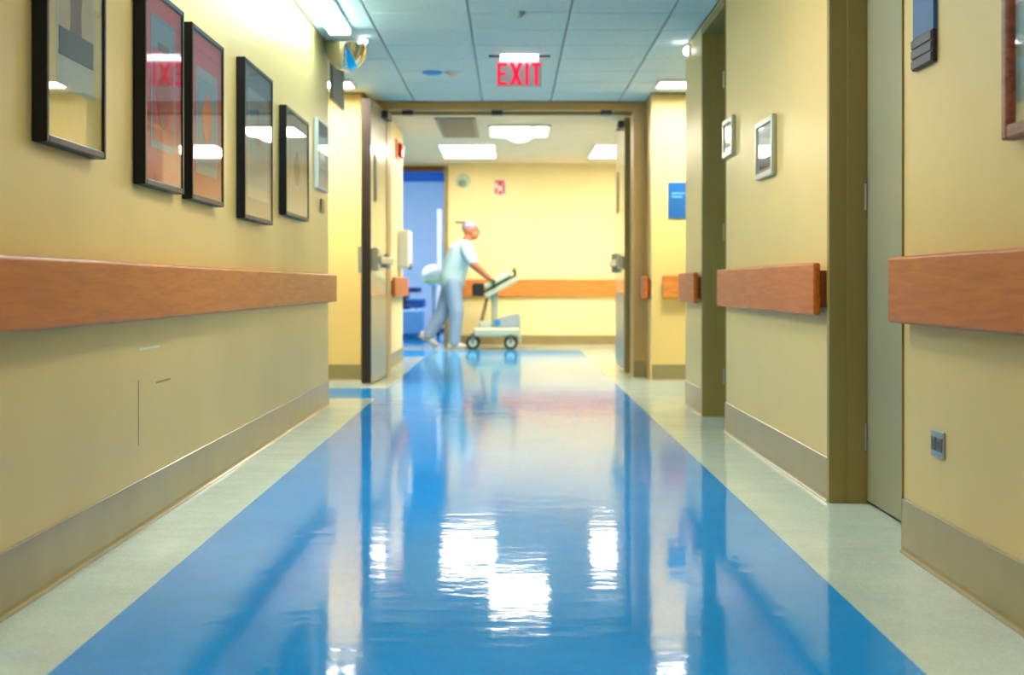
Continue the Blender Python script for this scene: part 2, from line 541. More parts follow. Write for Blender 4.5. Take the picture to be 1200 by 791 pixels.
# ---- the two recessed doors of the right wall
def side_door(idx, d, label):
    y0, y1 = d
    t = thing('door_%d' % idx, label, 'door', (XR + .1, (y0 + y1) / 2, 0), kind='structure')
    rec = 0.127
    # far jamb faces the viewer, with a door stop; head and near jamb close the frame
    f = BM()
    box(f, XR - .012, XR + rec + .06, y1 - .004, y1 + .034, 0, HEAD + .05, bev=.003)   # far jamb and its face
    box(f, XR + .055, XR + rec, y1 - .018, y1 - .004, 0, HEAD)                           # stop
    box(f, XR - .006, XR + rec + .06, y0 - .003, y0 + .004, 0, HEAD + .05)
    box(f, XR - .012, XR + rec + .06, y0 + .004, y1 - .004, HEAD, HEAD + .05, bev=.003)
    obj('frame', f, 'frame_khaki', t)
    obj('overhead_panel', bx(XR, XR + .29, y0 + .004, y1 - .004, HEAD + .05, CZ), 'wall', t)
    lf = obj('leaf', bx(XR + rec, XR + rec + .045, y0 + .006, y1 - .02, .012, HEAD - .003, bev=.002), 'door', t, label='grey-green painted door leaf')
    h = BM()
    yh = y0 + .09
    disc(h, (XR + rec - .004, yh, .98), (1, 0, 0), .028, .01)
    tube(h, [(XR + rec - .006, yh, .98), (XR + rec - .05, yh, .98), (XR + rec - .055, yh + .02, .98), (XR + rec - .055, yh + .11, .975)], .009, 8)
    obj('lever_handle', h, 'steel', lf, True)
    hb = BM()
    for z in (.25, 1.15, 2.1):
        tube(hb, [(XR + rec - .006, y1 - .022, z - .05), (XR + rec - .006, y1 - .022, z + .05)], .007, 8)
    obj('hinge', hb, 'steel', lf)
    obj('backing', bx(XR + rec + .06, XR + .3, y0, y1, 0, HEAD + .05), 'dark', t)
    return t
side_door(1, D1, 'grey-green door in a khaki metal frame beside the blue room sign')
side_door(2, D2, 'recessed door in a khaki frame between the silver plaques and the side passage')

# ---- double doorway: jambs, header, two leaves
JX = 1.10
dw = thing('door_frame', 'tan frame of the double doorway across the corridor', 'door frame', (0, YD + .2, 0), kind='structure')
obj('jamb', bx(-1.36, -JX, YD, YD + .4, 0, CZ, bev=.004), 'jamb', dw)
obj('jamb', bx(JX, 1.36, YD, YD + .4, 0, CZ, bev=.004), 'jamb', dw)
obj('header', bx(-JX, JX, YD, YD + .4, 2.385, CZ, bev=.003), 'jamb', dw)
b = BM()
box(b, -JX, JX, YD + .16, YD + .20, 2.36, 2.386)
obj('head_stop', b, 'frame_khaki', dw)
for x in (-.92, -.12, .86):
    obj('latch_keeper', bx(x - .05, x + .05, YD + .02, YD + .10, 2.345, 2.3855, bev=.006), 'dark', dw)
for s in (-1, 1):
    obj('cove_base', bx(s * JX - .0 if s > 0 else -1.28, 1.21 if s > 0 else -JX, YD - .006, YD, 0, .14), 'base', dw)

def rot_leaf(name, label, hinge, end, z1, t_in):
    """leaf from hinge to end (x, y); t_in: sign of the thickness normal"""
    hx, hy = hinge
    ex, ey = end
    L = math.hypot(ex - hx, ey - hy)
    ux, uy = (ex - hx) / L, (ey - hy) / L
    nx, ny = (-uy, ux) if t_in > 0 else (uy, -ux)     # direction from the corridor-side face into the leaf
    t = thing(name, label, 'door', (hx, hy, 0))
    def lb(u0, u1, n0, n1, z0, z1_, bev=0.0):
        bm = box(BM(), u0, u1, n0, n1, z0, z1_, bev)
        for v in bm.verts:
            u, n = v.co.x, v.co.y
            v.co.x, v.co.y = hx + ux * u + nx * n, hy + uy * u + ny * n
        return bm
    T = .075 if hx < 0 else .048  # left leaf thickened: its dark edge also stands for the shaded gap behind
    obj('panel', lb(.01, L - .012, 0.001, T - .001, .012, z1), 'leaf', t)
    obj('edge_strip', lb(L - .012, L, 0, T, .012, z1), 'leaf_edge', t, label='dark brown door edge, widened on the left leaf as gap shade')
    obj('hinge_strip', lb(0, .01, 0, T, .012, z1), 'frame_khaki', t)
    obj('kick_plate', lb(.03, L - .03, -.002, 0.001, .03, .74), 'steel', t, label='brushed steel kick plate')
    w = obj('vision_panel_frame', lb(L * .66, L * .66 + .13, -.006, .001, 1.52, 1.92, .002), 'frame_khaki', t)
    obj('vision_glass', lb(L * .66 + .02, L * .66 + .11, -.008, -.006, 1.54, 1.90), 'dark', w)
    bar = obj('panic_bar', lb(.1, L - .1, -.075, -.04, 1.0, 1.06, .01), 'steel', t)
    g = lb(L - .2, L - .06, -.05, .001, .94, 1.13, .012)
    bmesh.ops.recalc_face_normals(g, faces=g.faces[:])
    obj('latch_case', g, 'steel', bar)
    obj('latch_case', lb(.08, .2, -.05, .001, .97, 1.09, .012), 'steel', bar)
    obj('closer', lb(.03, .33, -.055, .001, z1 - .085, z1 - .02, .006), 'dark', t)
    pb = lb(L - .17, L - .11, T - .002, T + .05, .92, 1.15, .012)
    obj('pull_handle', pb, 'steel', t)
    return t
rot_leaf('double_door_leaf', 'cream door leaf with dark brown edge held open toward the picture corridor', (-JX - .005, YD + .02), (-1.15, 11.25), 2.36, -1)
rot_leaf('double_door_leaf', 'cream door leaf swung open into the lobby beside the far wall', (JX - .048, YD + .38), (JX - .05, YD + 1.44), 2.36, -1)

# ---- frame of the blue room opening
bf = thing('door_3', 'dark brown frame around the opening to the blue room', 'door frame', (-1.45, YT1, 0), kind='structure')
obj('jamb', bx(-.895, -.84, YT1 - .02, YT1 + .13, 0, 2.43), 'frame_khaki', bf)
obj('jamb', bx(-2.05, -1.995, YT1 - .02, YT1 + .13, 0, 2.43), 'frame_khaki', bf)
M['frame_brown'] = mat('brown_frame', srgb(96, 62, 40), 0.5)
obj('head', bx(-1.995, -.895, YT1 - .02, YT1 + .13, 2.36, 2.43), 'frame_brown', bf)
obj('head_filler', bx(-2.05, -.84, YT1, YT1 + .12, 2.43, CZ), 'wall_far', bf)

# ================================================================ LIGHTS OF THE PLACE AND ADDED FILL LIGHTS
def strip_lamp(x0, x1, y0, y1, label, m='near_lamp'):
    t = thing('ceiling_strip_lamp', label, 'lamp', ((x0 + x1) / 2, (y0 + y1) / 2, CZ - .055), 'tube strips along the corridor')
    obj('housing', bx(x0 - .012, x1 + .012, y0 - .012, y1 + .012, CZ - .022, CZ - .0005, bev=.003), 'white', t)
    obj('diffuser', bx(x0, x1, y0, y1, CZ - .055, CZ - .022, bev=.012), m, t)
    obj('end_cap', bx(x0 - .006, x1 + .006, y0 - .012, y0, CZ - .05, CZ - .022), 'white', t)
    obj('end_cap', bx(x0 - .006, x1 + .006, y1, y1 + .012, CZ - .05, CZ - .022), 'white', t)
    return t
strip_lamp(-1.145, -1.02, 6.7, 8.66, 'glowing fluorescent strip ending at the dome mirror')
strip_lamp(-1.145, -1.02, 4.66, 6.66, 'fluorescent strip on the ceiling above the crimson mounted prints')

def troffer(x0, x1, y0, y1, label, m, group):
    t = thing('ceiling_light_panel', label, 'lamp', ((x0 + x1) / 2, (y0 + y1) / 2, CZ - .03), group)
    f = BM()
    w = .022
    for a in ((x0 - w, x1 + w, y0 - w, y0), (x0 - w, x1 + w, y1, y1 + w), (x0 - w, x0, y0, y1), (x1, x1 + w, y0, y1)):
        box(f, a[0], a[1], a[2], a[3], CZ - .03, CZ - .0005)
    obj('frame', f, 'white', t)
    obj('diffuser', bx(x0, x1, y0, y1, CZ - .024, CZ - .006), m, t)
    return t
troffer(1.20, 1.80, 10.86, 11.16, 'white ceiling light in the side passage above the blue wall sign', 'cross_lamp', 'side passage lights')
troffer(-1.88, -1.28, 10.86, 11.16, 'white ceiling light in the side passage behind the dome mirror', 'cross_lamp', 'side passage lights')
lt = troffer(-.20, .39, 13.95, 14.85, 'bright ceiling light just beyond the double doors with a hanging lens', 'far_lamp', 'lobby ceiling lights')
obj('lens', ball(BM(), (.095, 14.4, CZ - .03), (.15, .17, .10), 20), 'far_lamp', lt, True)
troffer(-.82, -.19, 15.8, 17.3, 'bright ceiling light in the lobby over the walking person', 'far_lamp', 'lobby ceiling lights')
troffer(1.00, 1.62, 15.8, 17.3, 'bright ceiling light in the lobby above the right door leaf', 'far_lamp', 'lobby ceiling lights')
# added lamp, out of sight under the high ceiling, brightens the blue room
t = thing('ceiling_light_panel', 'added unseen ceiling light that brightens the blue room', 'lamp', (-2.4, 22.2, 3.15))
obj('frame', bx(-3.05, -1.75, 21.25, 23.15, 3.17, 3.1995), 'white', t)
obj('diffuser', bx(-3.0, -1.8, 21.3, 23.1, 3.15, 3.17), 'blue_fill_lamp', t)

for yy, lab in ((4.6, 'added unseen light panel in the corridor nearest the pictures'), (0.9, 'added unseen light panel above the corridor handrails'), (-2.4, 'added unseen light panel at the closed corridor end')):
    troffer(-.24, .35, yy, yy + 1.1, lab, 'fill_lamp', 'added fill panels out of view')  # panels added out of view to raise the light in the near corridor

# nurse-call dome lamp over the second door
t = thing('dome_lamp', 'small glowing white dome lamp high on the wall near the side passage', 'lamp', (XR - .03, 9.22, 2.33))
obj('back_plate', bx(XR - .012, XR - .0005, 9.16, 9.28, 2.36, 2.44, bev=.003), 'white', t)
obj('dome', ball(BM(), (XR - .012, 9.22, 2.40), (.03, .04, .03)), 'dome_lamp', t, True)

# ================================================================ HANDRAILS
def rail_y(x, s, y0, y1, z0, z1, label, near_bracket=True, thick=.028, gap=.03, m='rail'):
    """handrail board along y on the wall face x; s = direction into the corridor"""
    t = thing('handrail', label, 'handrail', (x, (y0 + y1) / 2, z0), 'wooden handrails')
    a, c = x + s * gap, x + s * (gap + thick)
    obj('board', bx(min(a, c), max(a, c), y0, y1, z0, z1, bev=.009, seg=3), m, t)
    n = max(2, int((y1 - y0) / 1.1) + 1)
    for k in range(n):
        yy = y0 + .03 + (y1 - y0 - .09) * k / (n - 1)
        obj('bracket', bx(min(x, a) + .0005, max(x, a) - .0005, yy, yy + .05, z0 + .03, z1 - .03), 'rail_dark', t)
    return t
def rail_x(y, x0, x1, z0, z1, label, thick=.028, gap=.03):
    t = thing('handrail', label, 'handrail', ((x0 + x1) / 2, y, z0), 'wooden handrails')
    obj('board', bx(x0, x1, y - gap - thick, y - gap, z0, z1, bev=.008, seg=2), 'rail_x', t)
    n = max(2, int((x1 - x0) / 1.1) + 1)
    for k in range(n):
        xx = x0 + .03 + (x1 - x0 - .11) * k / (n - 1)
        obj('bracket', bx(xx, xx + .05, y - gap, y - .0005, z0 + .03, z1 - .03), 'rail_dark', t)
    return t
rail_y(XL, 1, -3.9, 9.30, .706, .890, 'long wooden handrail board below the row of framed pictures', thick=.038, gap=.032)
rail_y(XR, -1, -3.9, 4.17, .706, .905, 'wooden handrail board below the red-brown picture frame')
rail_y(XR, -1, 5.19, 7.62, .703, .905, 'wooden handrail board on the wall between the two doors')
rail_y(XR, -1, 8.58, 9.36, .703, .900, 'short wooden handrail on the wall between second door and side passage')
rail_x(YX1, 1.30, 3.4, .703, .905, 'wooden handrail under the blue wall sign in the side passage')
rail_y(XR, -1, 11.72, 12.15, .70, .895, 'short wooden handrail stub beside the double doorway')
rail_y(-1.175, 1, 13.2, 14.93, .70, .895, 'wooden handrail below the fire alarm beyond the left door leaf', gap=.035)
rail_x(YT1, -.72, 5.0, .665, .895, 'orange wooden handrail along the far wall behind the cart')

# ================================================================ PICTURES
GX = XL
def flat_shape(pts, y_of, z_of, x, t=.0012):
    return prism(BM(), [(y_of(p[0]), z_of(p[1])) for p in pts], 'yz', x, x + t)

def picture_left(y0, y1, z0, z1, label, mats, art, frame_w=.021, depth=.042, name='framed_picture', fm='black'):
    """framed picture on the left wall; art = list of (part name, colour, outline in 0..1 of the print)"""
    t = thing(name, label, 'picture', (XL, (y0 + y1) / 2, z0), 'framed pictures along the corridor wall')
    x0, x1 = XL + .001, XL + depth
    f = BM()
    w = frame_w
    box(f, x0, x1, y0, y0 + w, z0, z1, bev=.003, seg=1)
    box(f, x0, x1, y1 - w, y1, z0, z1, bev=.003, seg=1)
    box(f, x0, x1, y0 + w, y1 - w, z0, z0 + w, bev=.003, seg=1)
    box(f, x0, x1, y0 + w, y1 - w, z1 - w, z1, bev=.003, seg=1)
    obj('frame', f, fm, t)
    xp = x1 - .009
    p = obj('print', bx(x0, xp, y0 + w, y1 - w, z0 + w, z1 - w), mats, t)
    yy = lambda u: y0 + w + u * (y1 - y0 - 2 * w)
    zz = lambda v: z0 + w + v * (z1 - z0 - 2 * w)
    for k, (pn, m, pts) in enumerate(art):
        b = prism(BM(), [(yy(a), zz(c)) for a, c in pts], 'yz', xp, xp + .0006 * (k + 1))
        obj(pn, b, m, p)
    obj('glass', bx(x1 - .0045, x1 - .003, y0 + w, y1 - w, z0 + w, z1 - w), 'glass', t)
    return t
def rect(a, b, c, d):
    return [(a, c), (b, c), (b, d), (a, d)]
def vase(cx, z0, w, h):
    prof = [(.35, 0), (.5, .08), (.85, .3), (1.0, .5), (.85, .7), (.4, .84), (.35, .92), (.5, 1)]
    return [(cx + p * w / 2, z0 + q * h) for p, q in prof] + [(cx - p * w / 2, z0 + q * h) for p, q in reversed(prof)]
def figure(cx, z0, w, h):
    prof = [(.45, 0), (.4, .2), (.55, .42), (.35, .55), (.8, .62), (1.0, .72), (.6, .8), (.3, .83), (.4, .9), (.25, 1)]
    return [(cx + p * w / 2, z0 + q * h) for p, q in prof] + [(cx - p * w / 2, z0 + q * h) for p, q in reversed(prof)]
C = lambda n, r, g, b: mat(n, srgb(r, g, b), .6, var=.08, scale=14)
cream_mat = C('print_cream_warm_reflection', 214, 190, 104)  # cream mat turned ochre, a warm reflection put into its colour
crimson = C('print_crimson', 168, 26, 52)
steelb = C('print_steel_blue', 86, 120, 140)
greyb = C('print_grey_blue', 120, 138, 144)
brownp = C('print_brown', 108, 74, 52)
tanp = C('print_tan', 150, 124, 92)
duskb = C('print_dusk', 66, 62, 60)
ochre = C('print_ochre', 190, 150, 60)
rustp = C('print_rust', 196, 96, 34)
bluep = C('print_blue', 60, 140, 196)
skyp = C('print_sky', 136, 190, 214)
navy = C('print_navy', 52, 72, 92)
picture_left(3.56, 4.085, 1.195, 1.93, 'black framed print of a brown standing figure on a cream ground', cream_mat,
             [('mount', C('print_pale_grey', 176, 182, 166), rect(.16, .86, .20, .97)), ('art_ground', C('print_light_tan', 186, 164, 122), rect(.22, .80, .42, .94)),
              ('art_figure', brownp, figure(.50, .44, .46, .46)), ('art_base', duskb, rect(.20, .82, .33, .44)),
              ('art_patch', bluep, rect(.24, .34, .74, .82)), ('art_patch', bluep, rect(.68, .77, .72, .80))])
picture_left(4.52, 5.06, 1.155, 1.832, 'black framed print with crimson mount and a red jar', crimson,
             [('mount', steelb, rect(.16, .84, .18, .90)), ('art_ground', crimson, rect(.22, .78, .22, .72)),
              ('art_jar', C('print_dark_red', 128, 14, 30), vase(.5, .30, .40, .34)), ('art_shelf', duskb, rect(.36, .64, .72, .76))])
picture_left(5.19, 5.765, 1.148, 1.822, 'black framed print with crimson mount and an orange jar', crimson,
             [('mount', greyb, rect(.14, .86, .14, .80)), ('art_ground', steelb, rect(.2, .8, .2, .74)),
              ('art_jar', rustp, vase(.5, .34, .34, .32))])
picture_left(6.22, 6.955, 1.125, 1.862, 'black framed print with dusky blue ground and a small brown cone', navy,
             [('mount', greyb, rect(.12, .88, .12, .86)), ('art_ground', steelb, rect(.2, .8, .2, .8)),
              ('art_cone', brownp, [(.36, .5), (.64, .5), (.56, .64), (.5, .74), (.44, .64)])])
picture_left(7.37, 8.20, 1.200, 1.795, 'smaller black framed print in soft greys, the lowest topped of the row', greyb,
             [('mount', tanp, rect(.14, .86, .14, .86)), ('art_ground', greyb, rect(.22, .78, .22, .78)), ('art_shape', duskb, vase(.5, .3, .3, .34))])
picture_left(8.70, 9.22, 1.440, 1.890, 'blue poster in a thin pale frame near the corner of the wall', bluep,
             [('art_sky', skyp, rect(.1, .9, .3, .8)), ('art_cloud', M['white'], [(.3, .44), (.7, .44), (.78, .54), (.6, .64), (.4, .62), (.24, .54)])],
             frame_w=.014, depth=.026, name='framed_poster', fm='white')
# small plate under the blue poster
tag(obj('wall_plate', bx(XL + .0005, XL + .012, 8.98, 9.12, 1.30, 1.39, bev=.004), 'frame_khaki'), 'small khaki plate on the wall below the blue poster', 'wall plate')

# red-brown picture on the near right wall
t = thing('framed_picture', 'red-brown wooden framed blue and teal picture above the near handrail', 'picture', (XR, 2.85, 1.165))
y0, y1, z0, z1, w = 2.45, 3.27, 1.165, 2.0, .035
f = BM()
for a in ((y0, y0 + w, z0, z1), (y1 - w, y1, z0, z1), (y0 + w, y1 - w, z0, z0 + w), (y0 + w, y1 - w, z1 - w, z1)):
    box(f, XR - .036, XR - .001, a[0], a[1], a[2], a[3], bev=.006, seg=2)
obj('frame', f, 'red_wood', t)
p = obj('print', bx(XR - .012, XR - .001, y0 + w, y1 - w, z0 + w, z1 - w), C('print_teal_grey', 150, 176, 168), t)
def rpart(n, ya, yb, za, zb, m, k):
    obj(n, bx(XR - .012 - .0008 * k, XR - .012, ya, yb, za, zb), m, p)
rpart('art_sky', y0 + w, y1 - w, 1.53, z1 - w, C('print_deep_blue', 12, 96, 160), 1)
rpart('art_shore', y0 + w, y1 - w, 1.485, 1.53, M['white'], 1)
b = BM()
prism(b, [(3.22, 1.70), (3.02, 1.74), (2.9, 1.79), (2.9, 1.75), (3.0, 1.71), (3.0, 1.67), (3.22, 1.66)], 'yz', XR - .0136, XR - .012)
obj('art_cloud', b, 'white', p)
obj('glass', bx(XR - .024, XR - .022, y0 + w, y1 - w, z0 + w, z1 - w), 'glass', t)

# ================================================================ SIGNS AND SMALL THINGS ON THE WALLS
t = thing('room_sign', 'blue room sign with three slate name slots beside the near door', 'sign', (XR, 3.96, 1.455), None)
obj('blue_panel', bx(XR - .012, XR - .0005, 3.868, 4.065, 1.548, 1.80, bev=.002), 'blue_sign', t)
hk = BM()
for a in ((3.95, 3.985, 1.672, 1.685), (3.972, 3.985, 1.685, 1.74), (3.95, 3.985, 1.74, 1.752)):
    box(hk, XR - .0135, XR - .012, *a)
obj('white_glyph', hk, 'pale_print', t)
obj('slot_backing', bx(XR - .014, XR - .0005, 3.868, 4.068, 1.455, 1.548, bev=.002), 'slot_dark', t)
for k in range(3):
    obj('name_slot', bx(XR - .018, XR - .014, 3.874, 4.064, 1.459 + k * .030, 1.483 + k * .030), 'slot', t)

def silver_plaque(y0, y1, z0, z1, label):
    t = thing('silver_plaque', label, 'plaque', (XR, (y0 + y1) / 2, z0))
    w = .03
    f = BM()
    for a in ((y0, y0 + w, z0, z1), (y1 - w, y1, z0, z1), (y0 + w, y1 - w, z0, z0 + w), (y0 + w, y1 - w, z1 - w, z1)):
        box(f, XR - .024, XR - .0005, a[0], a[1], a[2], a[3], bev=.004, seg=1)
    obj('frame', f, 'steel', t)
    obj('sheet', bx(XR - .010, XR - .0005, y0 + w, y1 - w, z0 + w, z1 - w), 'white', t)
    obj('glass', bx(XR - .016, XR - .014, y0 + w, y1 - w, z0 + w, z1 - w), 'glass', t)
    return t
t = silver_plaque(6.20, 6.63, 1.325, 1.60, 'silver framed notice in the middle of the wall between the doors')
obj('print_block', bx(XR - .0112, XR - .010, 6.26, 6.58, 1.37, 1.45), C('notice_grey', 120, 128, 130), t)
silver_plaque(7.33, 7.645, 1.525, 1.735, 'small silver framed notice right beside the second door frame')

t = thing('wall_outlet', 'steel electrical outlet plate low on the wall under the handrail', 'outlet', (XR, 3.853, .333))
obj('plate', bx(XR - .006, XR - .0005, 3.795, 3.911, .333, .409, bev=.002), 'steel', t)
for k in (0, 1):
    yy = 3.826 + k * .054
    r_ = obj('socket', bx(XR - .009, XR - .006, yy - .018, yy + .018, .352, .390, bev=.001), 'grey', t)
    sl = BM()
    box(sl, XR - .0095, XR - .009, yy - .009, yy - .006, .364, .380)
    box(sl, XR - .0095, XR - .009, yy + .006, yy + .009, .364, .380)
    obj('slot', sl, 'slot_dark', r_)

t = thing('wall_sign', 'tall blue sign on the bright wall of the side passage', 'sign', (1.45, YX1, 1.39))
obj('panel', bx(1.352, 1.55, YX1 - .012, YX1 - .0005, 1.39, 1.70, bev=.002), 'blue_sign', t)
for k, (a, c) in enumerate(((.03, .15), (.03, .12))):
    obj('lettering', bx(1.352 + a, 1.352 + c, YX1 - .0135, YX1 - .012, 1.60 - k * .03, 1.612 - k * .03), C('sign_print_%d' % k, 90, 160, 210), t)

# EXIT sign, edge-lit panel under a glowing ceiling housing
t = thing('exit_sign', 'EXIT sign with red letters hanging from the ceiling before the double doors', 'sign', (.064, 9.75, 2.23))
hs = obj('housing', bx(-.07, .20, 9.71, 9.79, CZ - .04, CZ - .0005, bev=.006), 'exit_glow', t)
for x in (-.11, .24):
    obj('mount_clip', bx(x - .045, x + .045, 9.73, 9.77, CZ - .014, CZ - .0005), 'slot', hs)
M['exit_panel'] = mat('exit_panel', srgb(186, 186, 190), 0.3, var=.02, emit=srgb(220, 190, 196), estr=.05)
obj('panel', bx(-.094, .222, 9.745, 9.755, 2.236, CZ - .04), 'exit_panel', t)
def letter(strokes, smooth=False):
    b = BM()
    for st in strokes:
        if len(st) == 4 and not isinstance(st[0], tuple):
            box(b, st[0], st[1], 9.738, 9.745, st[2], st[3])
        else:
            prism(b, st, 'xz', 9.738, 9.745)
    obj('letter', b, 'exit_red', t)
LZ0, LZ1, LW = 2.246, 2.404, .022
def lx(a):
    return -.092 + a
letter([(lx(0), lx(LW), LZ0, LZ1), (lx(LW), lx(.068), LZ1 - LW, LZ1), (lx(LW), lx(.058), 2.316, 2.336), (lx(LW), lx(.068), LZ0, LZ0 + LW)])
letter([[(lx(.088), LZ0), (lx(.115), LZ0), (lx(.178), LZ1), (lx(.151), LZ1)], [(lx(.151), LZ0), (lx(.178), LZ0), (lx(.115), LZ1), (lx(.088), LZ1)]])
letter([(lx(.199), lx(.199 + .024), LZ0, LZ1)])
letter([(lx(.242), lx(.312), LZ1 - LW, LZ1), (lx(.266), lx(.289), LZ0, LZ1 - LW)])

# dome mirror in the ceiling corner
t = thing('dome_mirror', 'convex dome mirror under the ceiling at the end of the picture wall', 'mirror', (-1.09, 9.12, CZ - .2))
hm = BM()
q = bmesh.ops.create_uvsphere(hm, u_segments=40, v_segments=24, radius=.15)
bmesh.ops.bisect_plane(hm, geom=hm.verts[:] + hm.edges[:] + hm.faces[:], plane_co=(0, 0, 0), plane_no=(0, 0, 1), clear_outer=True)
for v in hm.verts:
    v.co = Vector((-1.095 + v.co.x, 9.12 + v.co.y, CZ - .018 + v.co.z * 1.3))
obj('mirror_shell', hm, 'chrome', t, True)
obj('rim', disc(BM(), (-1.09, 9.12, CZ - .010), (0, 0, 1), .152, .018, 40), 'white', t)
obj('indicator', ball(BM(), (-.955, 9.0, CZ - .035), .015), 'dome_lamp', t, True)

# grey hanging sign in the side passage behind the mirror
t = thing('hanging_sign', 'dark grey sign board hanging from the ceiling behind the dome mirror', 'sign', (-1.26, 9.94, 2.13))
obj('board', bx(-1.27, -1.25, 9.60, 10.28, 2.13, CZ - .03, bev=.003), 'grey', t)
obj('hanger', bx(-1.265, -1.255, 9.72, 9.75, CZ - .03, CZ - .0005), 'steel', t)
obj('hanger', bx(-1.265, -1.255, 10.13, 10.16, CZ - .03, CZ - .0005), 'steel', t)

# ceiling fittings
def ceiling_disc(name, x, y, r, h, m, label, cat, m2=None):
    t = thing(name, label, cat, (x, y, CZ - h))
    obj('base', disc(BM(), (x, y, CZ - h * .25), (0, 0, 1), r, h * .45, 28), m, t, False)
    obj('cap', ball(BM(), (x, y, CZ - h * .45), (r * .72, r * .72, h * .5), 20), m2 or m, t, True)
    return t
ceiling_disc('smoke_detector', -.447, 10.5, .055, .035, 'white', 'round cream smoke detector on the ceiling left of the exit sign', 'detector', 'ceil_far')
ceiling_disc('ceiling_indicator', -.60, 10.5, .075, .03, mat('light_blue_fitting', srgb(96, 170, 236), .5), 'flat blue round fitting on the ceiling beside the smoke detector', 'ceiling fitting')
ceiling_disc('sprinkler_head', .056, 8.2, .035, .04, 'steel', 'small steel sprinkler head on the ceiling before the exit sign', 'sprinkler')
t = thing('ceiling_vent', 'beige ceiling vent just beyond the double doors', 'vent', (-.54, 14.2, CZ - .02))
b = BM()
for a in ((-.74, -.34, 13.35, 13.38), (-.74, -.34, 15.0, 15.03), (-.74, -.71, 13.38, 15.0), (-.37, -.34, 13.38, 15.0)):
    box(b, a[0], a[1], a[2], a[3], CZ - .018, CZ - .0005)
vent_m = mat('vent_metal', srgb(150, 138, 112), .5)
obj('frame', b, vent_m, t)
for k in range(14):
    yy = 13.44 + k * .115
    sl = bx(-.71, -.37, yy - .03, yy + .03, CZ - .014, CZ - .004)
    obj('slat', sl, vent_m, t)

# fire alarm and dispenser on the lobby wall, clock-like disc and notice on the far wall
t = thing('fire_alarm', 'red fire alarm strobe on an orange plate beyond the left door leaf', 'alarm', (-1.175, 14.2, 2.12))
obj('plate', bx(-1.1745, -1.16, 13.95, 14.55, 2.12, 2.32, bev=.003), 'orange', t)
obj('horn', bx(-1.16, -1.12, 14.12, 14.38, 2.15, 2.29, bev=.008), 'red', t)
obj('strobe', bx(-1.12, -1.105, 14.2, 14.3, 2.23, 2.27), 'white', t)
t = thing('wall_dispenser', 'white wall dispenser above the handrail beyond the left door leaf', 'dispenser', (-1.175, 14.4, 1.0))
obj('body', bx(-1.1745, -1.06, 14.25, 14.75, 1.0, 1.40, bev=.02), 'white', t)
obj('push_lever', bx(-1.08, -1.045, 14.4, 14.6, .985, 1.05, bev=.006), 'grey', t)
t = thing('wall_detector', 'round pale grey-green wall fitting left of the red notice', 'wall fitting', (-.636, YT1, 2.14))
obj('base', disc(BM(), (-.636, YT1 - .012, 2.23), (0, 1, 0), .10, .022, 28), mat('pale_green', srgb(190, 206, 184), .5), t)
obj('centre', ball(BM(), (-.645, YT1 - .023, 2.20), (.055, .02, .05)), mat('grey_green', srgb(140, 160, 140), .5), t, True)
t = thing('wall_notice', 'small white notice with red print high on the far wall', 'notice', (-.14, YT1, 2.02))
obj('sheet', bx(-.225, -.055, YT1 - .008, YT1 - .0005, 2.03, 2.245), mat('notice_sheet', srgb(226, 206, 206), .6), t)
rp = mat('notice_red', srgb(196, 70, 96), .6)
for a in ((-.20, -.08, 2.20, 2.235), (-.165, -.115, 2.16, 2.20), (-.205, -.175, 2.06, 2.13), (-.105, -.075, 2.06, 2.19), (-.16, -.115, 2.045, 2.095)):
    obj('print', bx(a[0], a[1], YT1 - .0092, YT1 - .008, a[2], a[3]), rp, t)

# scuffs on the picture wall
wl = bpy.data.objects['wall_left']
obj('scuff', bx(XL, XL + .0006, 4.60, 4.87, .598, .607), 'scuff_pale', wl)
obj('scuff', bx(XL, XL + .0006, 4.82, 5.02, .472, .479), 'scuff_dark', wl)
obj('scuff', bx(XL, XL + .0006, 4.585, 4.595, .28, .50), 'scuff_dark', wl)

# ================================================================ BLUE ROOM THINGS
t = thing('white_screen', 'tall narrow white screen standing inside the blue room', 'screen', (-1.245, 24.2, 0))
obj('panel', bx(-1.285, -1.205, 24.0, 24.4, .06, 2.15, bev=.01), 'white', t)
obj('foot', bx(-1.32, -1.17, 24.05, 24.1, 0, .06, bev=.01), 'grey', t)
obj('foot', bx(-1.32, -1.17, 24.3, 24.35, 0, .06, bev=.01), 'grey', t)

# treatment chair, deep blue
bl_dark = mat('navy_upholstery', srgb(22, 62, 124), .55, var=.1)
bl_mid = mat('blue_upholstery', srgb(40, 110, 178), .55, var=.1)
cx, cy = -1.74, 22.4
t = thing('treatment_chair', 'dark blue padded treatment chair with headrest in the blue room', 'chair', (cx, cy, 0))
obj('base', bx(cx - .36, cx + .34, cy - .30, cy + .30, 0.0, .10, bev=.02), 'dark', t)
obj('pedestal', tube(BM(), [(cx, cy, .09), (cx, cy, .46)], [.12, .10], 16), bl_dark, t, True)
obj('seat', bx(cx - .32, cx + .34, cy - .28, cy + .28, .45, .60, bev=.04, seg=3), bl_mid, t)
b = bx(-.07, .07, -.26, .26, 0, .62, bev=.04, seg=3)
bmesh.ops.transform(b, matrix=Matrix.Translation((cx - .20, cy, .58)) @ Matrix.Rotation(-.30, 4, 'Y'), verts=b.verts)
obj('backrest', b, bl_dark, t)
b = bx(-.06, .06, -.16, .16, 0, .2, bev=.04, seg=3)
bmesh.ops.transform(b, matrix=Matrix.Translation((cx - .24, cy, 1.16)), verts=b.verts)
obj('headrest', b, bl_dark, t)
for s in (-1, 1):
    obj('armrest', bx(cx - .2, cx + .26, cy + s * .33 - .045, cy + s * .33 + .045, .70, .78, bev=.02), bl_dark, t)
    obj('armrest_post', bx(cx, cx + .06, cy + s * .33 - .02, cy + s * .33 + .02, .5, .71), 'dark', t)
